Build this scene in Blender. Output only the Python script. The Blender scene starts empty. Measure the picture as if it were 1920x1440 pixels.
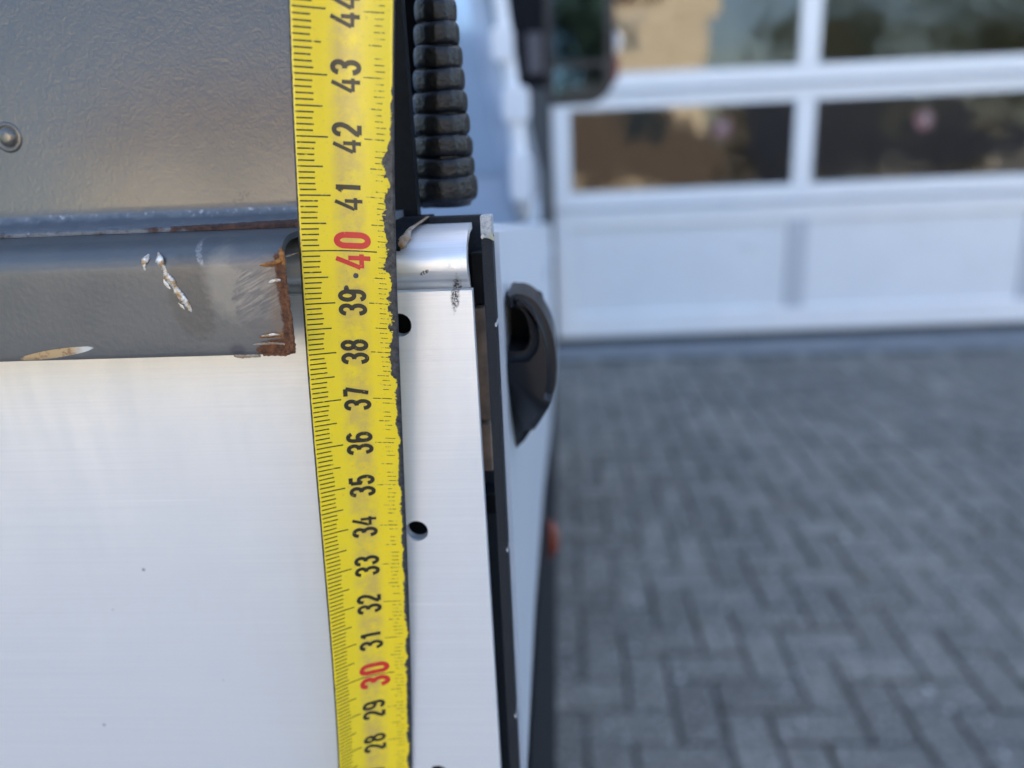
import bpy, bmesh, math, random
from mathutils import Vector, Matrix
R = math.radians
random.seed(7)
SC = bpy.context.scene
COL = SC.collection

# ------------------------------------------------------------------ camera
CAM_H = 1.22
cd = bpy.data.cameras.new('camera'); cam = bpy.data.objects.new('camera', cd); COL.objects.link(cam)
cam.matrix_world = (Matrix.Translation((0, 0, CAM_H)) @ Matrix.Rotation(R(4.0), 4, 'Z')
                    @ Matrix.Rotation(R(90 - 17.0), 4, 'X') @ Matrix.Rotation(R(-2.6), 4, 'Z'))
cd.sensor_fit = 'HORIZONTAL'; cd.sensor_width = 34.6; cd.lens = 26.0
cd.clip_start = 0.005; cd.clip_end = 2000
cd.dof.use_dof = True; cd.dof.focus_distance = 0.147; cd.dof.aperture_fstop = 26.0 / 3.2
cd.dof.aperture_blades = 0
SC.camera = cam

# ------------------------------------------------------------------ sky, sun, exposure
SUN_EL, SUN_AZ = R(36), R(14)          # sun stands behind the garage, so the yard lies in its shade
W = bpy.data.worlds.new('World'); SC.world = W; W.use_nodes = True
wn = W.node_tree; wn.nodes.clear()
sky = wn.nodes.new('ShaderNodeTexSky'); sky.sky_type = 'NISHITA'; sky.sun_disc = False
sky.sun_elevation = SUN_EL; sky.sun_rotation = SUN_AZ; sky.air_density = 1.0; sky.dust_density = 2.0; sky.ozone_density = 1.0
bg = wn.nodes.new('ShaderNodeBackground'); bg.inputs['Strength'].default_value = 0.12
wo = wn.nodes.new('ShaderNodeOutputWorld')
wn.links.new(sky.outputs[0], bg.inputs[0]); wn.links.new(bg.outputs[0], wo.inputs[0])
sd = bpy.data.lights.new('sun', 'SUN'); sd.energy = 5.0; sd.angle = R(0.5); sd.color = (1.0, 0.90, 0.76)
sun = bpy.data.objects.new('sun', sd); COL.objects.link(sun)
sdir = Vector((math.sin(SUN_AZ) * math.cos(SUN_EL), math.cos(SUN_AZ) * math.cos(SUN_EL), math.sin(SUN_EL)))
sun.rotation_euler = sdir.to_track_quat('Z', 'Y').to_euler(); sun.location = (0, 0, 30)
vs = SC.view_settings
vs.view_transform = 'Standard'; vs.look = 'None'; vs.gamma = 1.0; vs.use_curve_mapping = False
vs.exposure = 2.42
SC.cycles.use_denoising = True
SC.cycles.max_bounces = 6; SC.cycles.caustics_reflective = False; SC.cycles.caustics_refractive = False

# ------------------------------------------------------------------ material helpers
class NT:
    def __init__(s, name):
        s.m = bpy.data.materials.new(name); s.m.use_nodes = True
        s.t = s.m.node_tree; s.n = s.t.nodes; s.l = s.t.links
        s.p = s.n['Principled BSDF']; s.cache = {}; s._mm = None
    def set(s, sock, v):
        if isinstance(v, bpy.types.NodeSocket): s.l.new(v, sock)
        elif isinstance(v, (tuple, list)) and len(v) == 3 and sock.type == 'RGBA': sock.default_value = (*v, 1)
        else: sock.default_value = v
    def node(s, typ, ins=None, **kw):
        nd = s.n.new(typ)
        for k, v in kw.items(): setattr(nd, k, v)
        for k, v in (ins or {}).items(): s.set(nd.inputs[k], v)
        return nd
    def pr(s, **kw):
        names = dict(col='Base Color', rough='Roughness', metal='Metallic', spec='Specular IOR Level', normal='Normal',
                     coat='Coat Weight', coatr='Coat Roughness', trans='Transmission Weight', ior='IOR', aniso='Anisotropic',
                     tangent='Tangent', emit='Emission Color', emits='Emission Strength')
        for k, v in kw.items(): s.set(s.p.inputs[names[k]], v)
        return s.m
    def obj(s): return s.node('ShaderNodeTexCoord').outputs['Object']
    def uv(s): return s.node('ShaderNodeTexCoord').outputs['UV']
    def mm(s):      # millimetres from the eye point of the yard
        if s._mm is not None: return s._mm
        a = s.node('ShaderNodeVectorMath', {0: s.obj(), 1: (0, 0, CAM_H)}, operation='SUBTRACT').outputs[0]
        s._mm = s.node('ShaderNodeVectorMath', {0: a, 'Scale': 1000.0}, operation='SCALE').outputs[0]; return s._mm
    def scl(s, v, k): return s.node('ShaderNodeVectorMath', {0: v, 1: k}, operation='MULTIPLY').outputs[0]
    def noise(s, v, scale, detail=4, rough=0.55, dist=0.0, col=False):
        key = (v.node.name, v.name, scale, detail, rough, dist)
        if key not in s.cache:
            s.cache[key] = s.node('ShaderNodeTexNoise', {'Vector': v, 'Scale': scale, 'Detail': detail, 'Roughness': rough, 'Distortion': dist})
        return s.cache[key].outputs[1 if col else 0]
    def rng(s, v, a, b, c=0.0, d=1.0, smooth=False):
        nd = s.node('ShaderNodeMapRange', {0: v, 1: a, 2: b, 3: c, 4: d}); nd.clamp = True
        if smooth: nd.interpolation_type = 'SMOOTHSTEP'
        return nd.outputs[0]
    def m_(s, op, a, b=0.0, c=0.0):
        nd = s.node('ShaderNodeMath', {0: a, 1: b, 2: c}, operation=op); return nd.outputs[0]
    def mix(s, f, a, b):
        nd = s.node('ShaderNodeMix', data_type='RGBA'); s.set(nd.inputs[0], f); s.set(nd.inputs[6], a); s.set(nd.inputs[7], b)
        return nd.outputs[2]
    def fmix(s, f, a, b):
        nd = s.node('ShaderNodeMix', data_type='FLOAT'); s.set(nd.inputs[0], f); s.set(nd.inputs[2], a); s.set(nd.inputs[3], b)
        return nd.outputs[0]
    def bump(s, h, strength, dist, normal=None):
        i = {'Height': h, 'Strength': strength, 'Distance': dist}
        if normal is not None: i['Normal'] = normal
        return s.node('ShaderNodeBump', i).outputs[0]
    def ell(s, v, c, r, ang=0.0, soft=0.25, wob=0.5, ns=0.6):
        """soft-edged ragged ellipse in the X-Z plane of a mm vector"""
        a = s.node('ShaderNodeVectorMath', {0: v, 1: (c[0], 0, c[1])}, operation='SUBTRACT').outputs[0]
        a = s.node('ShaderNodeVectorRotate', {'Vector': a, 'Angle': R(ang)}, rotation_type='Y_AXIS').outputs[0]
        a = s.scl(a, (1 / r[0], 0, 1 / r[1]))
        L = s.node('ShaderNodeVectorMath', {0: a}, operation='LENGTH').outputs['Value']
        n = s.noise(v, 0.45 if ns < 0.65 else 1.1, 4, 0.65)
        L = s.m_('ADD', L, s.m_('MULTIPLY', s.m_('SUBTRACT', n, 0.5), wob * 2))
        return s.rng(L, 1 + soft, 1 - soft)
    def sepx(s, v): return s.node('ShaderNodeSeparateXYZ', {0: v}).outputs

# ------------------------------------------------------------------ object helpers
def tag(o, label=None, cat=None, group=None, kind=None):
    if label: o['label'] = label
    if cat: o['category'] = cat
    if group: o['group'] = group
    if kind: o['kind'] = kind
    return o
def empty(name, loc, rz=0.0):
    o = bpy.data.objects.new(name, None); COL.objects.link(o); o.location = loc; o.rotation_euler = (0, 0, rz)
    o.empty_display_size = 0.1
    return o
def inv(o):
    m = Matrix.LocRotScale(o.location, o.rotation_euler, o.scale)
    if o.parent: m = inv_world(o)
    return m
def inv_world(o):
    m = Matrix.LocRotScale(o.location, o.rotation_euler, o.scale)
    return m if not o.parent else inv_world(o.parent) @ o.matrix_parent_inverse @ m
def link(name, me, mat, parent=None, local=False, smooth=False, label=None):
    """link a mesh given in world coordinates (or in the parent's when local)"""
    o = bpy.data.objects.new(name, me); COL.objects.link(o)
    if mat and not me.materials: me.materials.append(mat)
    if parent:
        o.parent = parent
        if not local: o.matrix_parent_inverse = inv_world(parent).inverted()
    if smooth:
        me.polygons.foreach_set('use_smooth', [True] * len(me.polygons))
    if label: o['label'] = label
    return o
def mesh(name, verts, faces):
    me = bpy.data.meshes.new(name); me.from_pydata([tuple(v) for v in verts], [], faces); me.validate(); me.update()
    return me
def bm_mesh(name, bm):
    bmesh.ops.recalc_face_normals(bm, faces=bm.faces[:])
    me = bpy.data.meshes.new(name); bm.to_mesh(me); bm.free(); return me
def mmv(x, y, z): return Vector((x / 1000, y / 1000, CAM_H + z / 1000))
def bm_box(bm, a, b, bevel=0.0, seg=2):
    (x0, y0, z0), (x1, y1, z1) = a, b
    r = bmesh.ops.create_cube(bm, size=1.0)
    vs_ = r['verts']
    for v in vs_:
        v.co = Vector(((x0 + x1) / 2 + v.co.x * (x1 - x0), (y0 + y1) / 2 + v.co.y * (y1 - y0), (z0 + z1) / 2 + v.co.z * (z1 - z0)))
    if bevel > 0:
        es = list({e for v in vs_ for e in v.link_edges})
        bmesh.ops.bevel(bm, geom=es, offset=bevel, segments=seg, affect='EDGES', profile=0.5)
def box(name, a, b, mat, parent=None, bevel=0.0, seg=2, mm=False, local=False, label=None):
    if mm: a = mmv(*a); b = mmv(*b)
    bm = bmesh.new(); bm_box(bm, tuple(a), tuple(b), bevel, seg)
    o = link(name, bm_mesh(name, bm), mat, parent, local, label=label)
    return o
def smooth_by_angle(o, deg=40):
    me = o.data
    me.polygons.foreach_set('use_smooth', [True] * len(me.polygons))
    bm = bmesh.new(); bm.from_mesh(me)
    for e in bm.edges:
        if len(e.link_faces) == 2 and e.calc_face_angle(0) > R(deg): e.smooth = False
    bm.to_mesh(me); bm.free()
    return o
def extrude_x(name, prof, x0, x1, mat, parent, closed=True, mm=True, label=None, nx=1, deg=35):
    """extrude a (Y,Z) profile along X"""
    n = len(prof); V = []; F = []
    for i in range(nx + 1):
        x = x0 + (x1 - x0) * i / nx
        V += [mmv(x, y, z) if mm else Vector((x, y, z)) for (y, z) in prof]
    for i in range(nx):
        for k in range(n if closed else n - 1):
            a = i * n + k; b = i * n + (k + 1) % n
            F.append((a, b, b + n, a + n))
    if closed:
        F.append(tuple(range(n))[::-1]); F.append(tuple(range(nx * n, nx * n + n)))
    me = mesh(name, V, F)
    bm = bmesh.new(); bm.from_mesh(me); bmesh.ops.recalc_face_normals(bm, faces=bm.faces[:]); bm.to_mesh(me); bm.free()
    o = link(name, me, mat, parent, label=label)
    smooth_by_angle(o, deg)
    return o
def catmull(P, n=6, closed=False):
    out = []; m = len(P)
    rngi = range(m) if closed else range(m - 1)
    for i in rngi:
        g = (lambda k: P[k % m]) if closed else (lambda k: P[max(0, min(m - 1, k))])
        p0, p1, p2, p3 = g(i - 1), g(i), g(i + 1), g(i + 2)
        for j in range(n):
            t = j / n
            out.append(tuple(0.5 * (2 * b + (-a + c) * t + (2 * a - 5 * b + 4 * c - d) * t * t + (-a + 3 * b - 3 * c + d) * t ** 3)
                             for a, b, c, d in zip(p0, p1, p2, p3)))
    if not closed: out.append(tuple(P[-1]))
    return out
def tube(name, pts, rad, mat, parent, seg=10, label=None, wob=0.0, squash=None):
    """round tube along world points, radius per point, closed ends"""
    rnd = random.Random(len(pts) * 17 + int(rad[0] * 1e6))
    V = []; F = []; n = len(pts)
    up = Vector((0.13, 0.9, 0.2)).normalized()
    for i, p in enumerate(pts):
        p = Vector(p); t = (Vector(pts[min(i + 1, n - 1)]) - Vector(pts[max(i - 1, 0)])).normalized()
        a = t.cross(up).normalized(); b = a.cross(t).normalized()
        for k in range(seg):
            th = 2 * math.pi * k / seg
            r = rad[i] * (1 + rnd.uniform(-wob, wob))
            V.append(p + a * math.cos(th) * r + b * math.sin(th) * r * (squash or 1.0))
    for i in range(n - 1):
        for k in range(seg):
            a = i * seg + k; b = i * seg + (k + 1) % seg
            F.append((a, b, b + seg, a + seg))
    F.append(tuple(range(seg))[::-1]); F.append(tuple(range((n - 1) * seg, n * seg)))
    me = mesh(name, V, F)
    bm = bmesh.new(); bm.from_mesh(me); bmesh.ops.recalc_face_normals(bm, faces=bm.faces[:]); bm.to_mesh(me); bm.free()
    return link(name, me, mat, parent, smooth=True, label=label)
def plate_with_holes(name, outline, holes, y0, y1, mat, parent, bevel=0.0):
    """flat plate in the X-Z plane (mm) with round holes, from depth y0 (front) to y1"""
    c = bpy.data.curves.new(name, 'CURVE'); c.dimensions = '2D'; c.fill_mode = 'BOTH'
    c.extrude = abs(y1 - y0) / 2000; c.bevel_depth = bevel / 1000; c.bevel_resolution = 2
    def spl(pts):
        s = c.splines.new('POLY'); s.points.add(len(pts) - 1); s.use_cyclic_u = True
        for q, (x, z) in zip(s.points, pts): q.co = (x / 1000, z / 1000, 0, 1)
    spl(outline)
    for (x, z, r) in holes:
        spl([(x + r * math.cos(2 * math.pi * k / 40), z + r * math.sin(2 * math.pi * k / 40)) for k in range(40)])
    o = bpy.data.objects.new('tmp', c); COL.objects.link(o)
    dg = bpy.context.evaluated_depsgraph_get(); dg.update()
    me = bpy.data.meshes.new_from_object(o.evaluated_get(dg))
    bpy.data.objects.remove(o)
    me.name = name; me.materials.clear()
    me.transform(Matrix.Translation((0, (y0 + y1) / 2000, CAM_H)) @ Matrix.Rotation(R(90), 4, 'X'))
    uvl = me.uv_layers.new(name='UVMap') if not me.uv_layers else me.uv_layers[0]
    for lp in me.loops:
        co = me.vertices[lp.vertex_index].co; uvl.data[lp.index].uv = (co.x, co.z)
    return link(name, me, mat, parent)

# ================================================================== MATERIALS
def m_simple(name, col, rough=0.5, metal=0.0, spec=0.5, nscale=0, namt=0.0, bump=0.0, bscale=200):
    t = NT(name); v = t.obj()
    c = col
    if namt:
        n = t.noise(v, nscale, 4, 0.6)
        c = t.mix(t.rng(n, 0.3, 0.7), tuple(x * (1 - namt) for x in col), tuple(min(1, x * (1 + namt)) for x in col))
    t.pr(col=c, rough=rough, metal=metal, spec=spec)
    if bump: t.pr(normal=t.bump(t.noise(v, bscale, 3), bump, 0.01))
    return t.m

# brushed anodised aluminium (grain runs along X)
def m_aluminium(name, met, r0, r1, wave=0.8):
    t = NT(name); v = t.mm()
    streak = t.noise(t.scl(v, (0.012, 0.4, 3.2)), 1.0, 5, 0.7)
    fine = t.noise(t.scl(v, (0.10, 1.0, 14.0)), 1.0, 3, 0.7)
    wide = t.noise(t.scl(v, (0.03, 1, 0.05)), 1.0, 2, 0.5)
    c = t.mix(t.rng(streak, 0.3, 0.7), (0.70, 0.72, 0.76), (0.78, 0.80, 0.83))
    c = t.mix(t.m_('MULTIPLY', t.rng(fine, 0.62, 0.8), 0.35), c, (0.87, 0.87, 0.88))
    # thin light scratches
    sc = t.noise(t.scl(v, (0.006, 1, 0.9)), 1.0, 2, 0.5)
    c = t.mix(t.rng(sc, 0.715, 0.73, 0, 0.5), c, (0.9, 0.9, 0.9))
    # small dark specks of dirt
    vo = t.node('ShaderNodeTexVoronoi', {'Vector': t.scl(v, (1, 0, 1)), 'Scale': 0.115, 'Randomness': 1.0})
    pick = t.rng(t.sepx(vo.outputs['Color'])[0], 0.45, 0.46)
    rsz = t.m_('MULTIPLY', t.sepx(vo.outputs['Color'])[1], 0.034)
    spot = t.m_('MULTIPLY', t.m_('LESS_THAN', vo.outputs['Distance'], t.m_('ADD', rsz, 0.010)), pick)
    c = t.mix(t.m_('MULTIPLY', spot, 0.75), c, (0.08, 0.085, 0.09))
    # black scuff below the lip and its smear
    sm = t.ell(v, (-20.9, -26.9), (0.8, 3.3), -6, 0.25, 0.6, 1.1)
    gr = t.rng(t.noise(v, 1.5, 5, 0.75), 0.42, 0.52)
    sm = t.m_('MULTIPLY', sm, gr)
    c = t.mix(sm, c, (0.035, 0.035, 0.04))
    sp2 = t.m_('MULTIPLY', t.ell(v, (-26.8, -22.6), (0.9, 0.45), 30, 0.2, 0.7, 1.8), t.rng(t.noise(v, 2.2, 3), 0.42, 0.55))
    c = t.mix(sp2, c, (0.04, 0.04, 0.045))
    chip = t.ell(v, (-20.6, -21.2), (1.45, 0.85), -12, 0.06, 0.35, 0.9)
    c = t.mix(chip, c, (1.0, 1.0, 1.0))
    rough = t.rng(streak, 0.3, 0.7, r0, r1)
    tan = t.node('ShaderNodeTangent', direction_type='UV_MAP').outputs[0]
    h = t.m_('ADD', t.m_('MULTIPLY', fine, 1.0), t.m_('MULTIPLY', streak, 0.6))
    t.pr(col=c, rough=rough, metal=t.m_('SUBTRACT', met, t.m_('MULTIPLY', t.m_('MAXIMUM', t.m_('MAXIMUM', sm, spot), chip), met)),
         normal=t.bump(t.noise(t.scl(v, (0.07, 1, 0.012)), 1.0, 2, 0.5), wave, 0.0012, t.bump(h, 0.12, 0.0006)), aniso=0.6, tangent=tan)
    return t.m
ALU = m_aluminium('brushed_aluminium', 0.36, 0.35, 0.44)
ALU_LIP = m_aluminium('rolled_aluminium', 0.55, 0.38, 0.46, 0.12)

def m_grey_paint():
    """dark grey satin paint with orange peel: the raised rear wall"""
    t = NT('grey_paint'); v = t.mm()
    peel = t.noise(v, 1.5, 2, 0.5)
    peel2 = t.noise(v, 0.33, 2, 0.5)
    c = t.mix(t.rng(t.noise(v, 0.06, 4), 0.3, 0.7), (0.052, 0.050, 0.045), (0.064, 0.061, 0.054))
    chip = t.m_('MULTIPLY', t.ell(v, (-70.3, -7.6), (2.6, 0.9), 25, 0.2, 0.8, 0.9), t.rng(t.noise(v, 1.5, 4), 0.5, 0.56))
    c = t.mix(chip, c, (0.02, 0.02, 0.025))
    fleck = t.rng(t.noise(v, 0.9, 2, 0.4), 0.775, 0.80)
    c = t.mix(fleck, c, (0.03, 0.03, 0.035))
    t.pr(col=c, rough=0.30, spec=0.5, coat=0.55, coatr=0.15, normal=t.bump(t.m_('ADD', peel, t.m_('MULTIPLY', peel2, 0.9)), 0.24, 0.0006))
    return t.m
GREY = m_grey_paint()

def m_bar_paint():
    """blue-grey paint of the cross bar, scraped, chipped and rusting at its cut end"""
    t = NT('bar_paint'); v = t.mm()
    base = t.mix(t.rng(t.noise(v, 0.09, 4), 0.3, 0.7), (0.058, 0.068, 0.080), (0.080, 0.086, 0.092))
    # dark smears
    e1 = t.ell(v, (-67.2, -23.5), (4.2, 7.6), 4, 0.12, 0.4, 0.35)
    c = t.mix(t.m_('MULTIPLY', e1, 0.75), base, (0.046, 0.047, 0.051))
    e2 = t.ell(v, (-77.5, -26.5), (6.5, 4.5), 18, 0.3, 0.4, 0.3)
    c = t.mix(t.m_('MULTIPLY', e2, 0.35), c, (0.07, 0.078, 0.09))
    # warm reflection painted as a beige patch between the smears; then scraped primer
    pale = t.ell(v, (-60.2, -21.5), (3.6, 5.8), 0, 0.35, 0.4, 0.5)
    c = t.mix(t.m_('MULTIPLY', pale, 0.8), c, (0.21, 0.195, 0.17))
    sc = t.ell(v, (-54.5, -24.0), (4.6, 7.6), -8, 0.06, 0.45, 0.9)
    strk = t.noise(t.node('ShaderNodeVectorRotate', {'Vector': t.scl(t.node('ShaderNodeVectorRotate', {'Vector': v, 'Angle': R(28)}, rotation_type='Y_AXIS').outputs[0], (0.18, 1, 1.9)), 'Angle': 0.0}, rotation_type='Y_AXIS').outputs[0], 1.0, 5, 0.7)
    scc = t.mix(t.rng(strk, 0.44, 0.60), (0.070, 0.074, 0.085), (0.24, 0.215, 0.195))
    scb = t.mix(t.rng(t.sepx(v)[2], -29, -24), (0.070, 0.074, 0.085), scc)
    c = t.mix(t.m_('MULTIPLY', sc, 0.9), c, scb)
    top = t.ell(v, (-55.5, -17.2), (4.2, 1.7), 0, 0.2, 0.45, 0.7)
    c = t.mix(t.m_('MULTIPLY', top, 0.85), c, (0.085, 0.088, 0.10))
    # long bare chip at the lower left
    ch = t.ell(v, (-95.0, -33.1), (7.4, 0.80), 7, 0.05, 0.12, 0.5)
    chc = t.mix(t.rng(t.noise(v, 0.9, 4), 0.52, 0.64), (0.45, 0.31, 0.16), (0.26, 0.15, 0.08))
    chc = t.mix(t.rng(t.sepx(v)[0], -92, -89.5), chc, (0.55, 0.54, 0.50))
    c = t.mix(ch, c, chc)
    # gouge over the top edge
    go = t.ell(v, (-64.8, -15.6), (0.55, 2.3), 14, 0.2, 0.35, 1.2)
    c = t.mix(t.m_('MULTIPLY', go, t.rng(t.noise(v, 1.5, 5, 0.75), 0.40, 0.60)), c, (0.24, 0.245, 0.25))
    # dark spot and gritty lower edge
    dk = t.ell(v, (-60.0, -33.8), (1.5, 1.5), 0, 0.35, 0.25, 0.6)
    c = t.mix(t.m_('MULTIPLY', dk, 0.8), c, (0.02, 0.025, 0.045))
    ge = t.m_('MULTIPLY', t.rng(t.m_('ADD', t.sepx(v)[2], t.m_('MULTIPLY', t.noise(v, 0.5, 4), 1.6)), -32.9, -33.6), 0.6)
    c = t.mix(ge, c, (0.11, 0.10, 0.095))
    # rust round the cut end
    rn = t.noise(v, 0.55, 5, 0.7)
    rx = t.rng(t.m_('ADD', t.sepx(v)[0], t.m_('MULTIPLY', t.m_('SUBTRACT', rn, 0.5), 1.8)), -51.0, -50.7)
    lowr = t.ell(v, (-51.5, -33.4), (5.0, 1.9), 3, 0.06, 0.35, 0.8)
    rx = t.m_('MULTIPLY', rx, t.rng(t.m_('ADD', t.sepx(v)[2], t.m_('MULTIPLY', rn, 1.5)), -15.0, -15.6))
    ru = t.m_('MAXIMUM', rx, lowr)
    rc = t.mix(t.rng(t.noise(v, 1.3, 5, 0.7), 0.35, 0.7), (0.045, 0.022, 0.016), (0.19, 0.075, 0.03))
    bleed = t.m_('MULTIPLY', t.rng(t.sepx(v)[2], -15.5, -17.5), t.m_('MULTIPLY', t.rng(t.m_('ADD', t.sepx(v)[0], t.m_('MULTIPLY', t.m_('SUBTRACT', rn, 0.5), 7.0)), -54.0, -50.8), 0.55))
    c = t.mix(bleed, c, (0.12, 0.06, 0.03))
    c = t.mix(ru, c, rc)
    rough = t.fmix(ru, 0.38, 0.8)
    bare = t.m_('MAXIMUM', t.m_('MULTIPLY', ch, 0.8), ru)
    h = t.m_('ADD', t.m_('MULTIPLY', t.noise(v, 0.8, 3), 0.25), t.m_('MULTIPLY', t.m_('MULTIPLY', t.noise(v, 2.2, 5, 0.7), ru), 1.5))
    h = t.m_('SUBTRACT', h, t.m_('MULTIPLY', ch, 0.35))
    t.pr(col=c, rough=rough, spec=t.fmix(bare, 0.65, 0.25), normal=t.bump(h, 0.35, 0.0006))
    return t.m
BAR = m_bar_paint()

def m_ledge():
    """foot flange: dusty blue-grey steel with white specks, rust along its front lip"""
    t = NT('dusty_ledge'); v = t.mm()
    n = t.noise(v, 0.5, 5, 0.7)
    c = t.mix(t.rng(n, 0.35, 0.7), (0.075, 0.09, 0.11), (0.17, 0.185, 0.205))
    c = t.mix(t.rng(t.noise(t.scl(v, (1, 0.4, 1)), 1.1, 3, 0.6), 0.63, 0.70), c, (0.45, 0.47, 0.5))
    x, y, z = t.sepx(v)[0], t.sepx(v)[1], t.sepx(v)[2]
    fr = t.m_('ADD', t.m_('ADD', y, t.m_('MULTIPLY', t.m_('SUBTRACT', t.noise(v, 0.35, 5, 0.7), 0.5), 9)), t.rng(x, -80, -52, 4.5, -1.5))
    ru = t.rng(fr, 156.5, 155.5)
    c = t.mix(ru, c, t.mix(t.rng(t.noise(v, 1.1, 4), 0.4, 0.65), (0.03, 0.016, 0.014), (0.10, 0.045, 0.03)))
    t.pr(col=c, rough=t.fmix(ru, 0.42, 0.85), normal=t.bump(n, 0.25, 0.0005))
    return t.m
LEDGE = m_ledge()
DARK = None
def m_dark_textured():
    t = NT('dark_textured_paint'); v = t.mm()
    g = t.noise(t.scl(v, (1, 1, 3.0)), 1.3, 4, 0.7)
    c = t.mix(t.rng(g, 0.35, 0.7), (0.009, 0.012, 0.017), (0.018, 0.022, 0.030))
    x, y, z = t.sepx(v)[0], t.sepx(v)[1], t.sepx(v)[2]
    # bare metal where the paint has gone at the top corner, and pale nicks along the outer edge
    zz = t.m_('ADD', z, t.m_('MULTIPLY', t.m_('SUBTRACT', t.noise(v, 0.7, 4), 0.5), 2.4))
    bare = t.m_('MULTIPLY', t.rng(zz, -16.4, -16.2), t.rng(x, -15.6, -15.55))
    nick = t.m_('MULTIPLY', t.rng(t.noise(t.scl(v, (1, 0, 1)), 0.16, 3, 0.6), 0.62, 0.64), t.rng(t.m_('ADD', x, t.m_('MULTIPLY', t.noise(v, 1.5, 3), 0.5)), -13.35, -13.2))
    nk = t.m_('MAXIMUM', bare, nick)
    c = t.mix(nk, c, t.mix(t.rng(t.noise(v, 2.0, 3), 0.4, 0.6), (0.34, 0.36, 0.40), (0.50, 0.52, 0.55)))
    t.pr(col=c, rough=t.fmix(nk, 0.5, 0.5), spec=0.25, metal=t.m_('MULTIPLY', bare, 0.6), normal=t.bump(g, 0.5, 0.0006))
    return t.m
PLATE = m_dark_textured()
NAVY = m_simple('navy_black_paint', (0.004, 0.006, 0.009), 0.5, spec=0.12, nscale=400, namt=0.25)
BLACKP = m_simple('black_plastic', (0.012, 0.014, 0.018), 0.42, nscale=60, namt=0.2)
RUBBER = m_simple('black_rubber', (0.004, 0.005, 0.007), 0.30, spec=0.4, nscale=900, namt=0.3, bump=0.15, bscale=1100)
CUPM = m_simple('grey_black_plastic', (0.007, 0.009, 0.014), 0.42, spec=0.3, nscale=60, namt=0.15)
TYRE = m_simple('tyre_rubber', (0.018, 0.018, 0.019), 0.8)
STEEL = m_simple('bare_steel', (0.5, 0.5, 0.5), 0.35, 1.0)
def m_rust():
    t = NT('rust'); v = t.mm(); n = t.noise(v, 1.6, 5, 0.7)
    c = t.mix(t.rng(n, 0.35, 0.65), (0.030, 0.016, 0.013), (0.22, 0.085, 0.028))
    t.pr(col=c, rough=0.8, normal=t.bump(n, 0.6, 0.0006)); return t.m
RUST = m_rust()
def m_orange_rust():
    t = NT('orange_rust'); v = t.mm(); n = t.noise(v, 1.2, 5, 0.7)
    c = t.mix(t.rng(n, 0.35, 0.65), (0.15, 0.055, 0.015), (0.40, 0.17, 0.035))
    t.pr(col=c, rough=0.6, normal=t.bump(n, 0.5, 0.0006)); return t.m
ORUST = m_orange_rust()
def m_weld():
    t = NT('weld_drip'); v = t.mm(); n = t.noise(v, 0.8, 4, 0.6)
    c = t.mix(t.rng(n, 0.46, 0.60), (0.66, 0.65, 0.63), (0.40, 0.27, 0.15))
    t.pr(col=c, rough=0.3, metal=0.35, normal=t.bump(t.noise(v, 1.5, 3), 0.4, 0.0006)); return t.m
WELD = m_weld()
def m_torn():
    t = NT('torn_primer'); v = t.mm(); n = t.noise(v, 0.7, 5, 0.7)
    c = t.mix(t.rng(n, 0.4, 0.6), (0.30, 0.28, 0.24), (0.26, 0.14, 0.06))
    t.pr(col=c, rough=0.6, normal=t.bump(n, 0.6, 0.0006)); return t.m
TORN = m_torn()
def m_gap():  # brown carries the warm reflection inside the gap
    t = NT('gap_reflection_brown'); v = t.mm(); n = t.noise(v, 0.2, 4, 0.6)
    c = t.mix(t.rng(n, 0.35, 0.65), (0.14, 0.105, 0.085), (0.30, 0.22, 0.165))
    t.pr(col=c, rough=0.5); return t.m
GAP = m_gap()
def m_white_paint(name, col, rough=0.35):
    t = NT(name); v = t.obj()
    c = t.mix(t.rng(t.noise(v, 3.0, 5, 0.6), 0.3, 0.7), tuple(x * 0.94 for x in col), col)
    t.pr(col=c, rough=rough); return t.m
BOARD = m_white_paint('side_board_paint', (0.52, 0.57, 0.64), 0.3)
CABW = m_white_paint('cab_paint', (0.42, 0.51, 0.64), 0.2)
PILLAR = m_white_paint('pillar_paint', (0.88, 0.89, 0.91), 0.25)
DOORW = m_white_paint('door_white', (0.80, 0.81, 0.82), 0.32)
DOORP = m_white_paint('door_panel_white', (0.74, 0.76, 0.78), 0.32)
DOORM = m_white_paint('door_mullion_grey', (0.50, 0.53, 0.57), 0.32)
SEAL = m_simple('door_seal', (0.035, 0.038, 0.042), 0.7)
JAMB = m_simple('jamb_grey', (0.040, 0.045, 0.050), 0.55)
MIRR = m_simple('mirror_glass', (0.045, 0.072, 0.105), 0.03, 1.0)
SKYPANE = m_simple('sky_blue_window', (0.40, 0.52, 0.68), 0.08, 0.25)  # blue base colour stands in for sky reflected in the cab glass
ORANGE = m_simple('orange_lens', (0.20, 0.035, 0.015), 0.35)
REDL = m_simple('red_lens', (0.30, 0.04, 0.03), 0.2)
def m_glass():
    t = NT('window_glass'); t.pr(col=(0.82, 0.88, 0.90), rough=0.035, trans=1.0, ior=1.48, normal=t.bump(t.noise(t.obj(), 3.0, 2, 0.5), 0.25, 0.02)); return t.m
GLASS = m_glass()
def m_sticker():
    t = NT('warning_sticker'); v = t.obj()
    t.pr(col=(0.22, 0.10, 0.10), rough=0.5); return t.m
STICK = m_sticker()
STICKW = m_simple('sticker_white', (0.26, 0.24, 0.25), 0.5)

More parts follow.
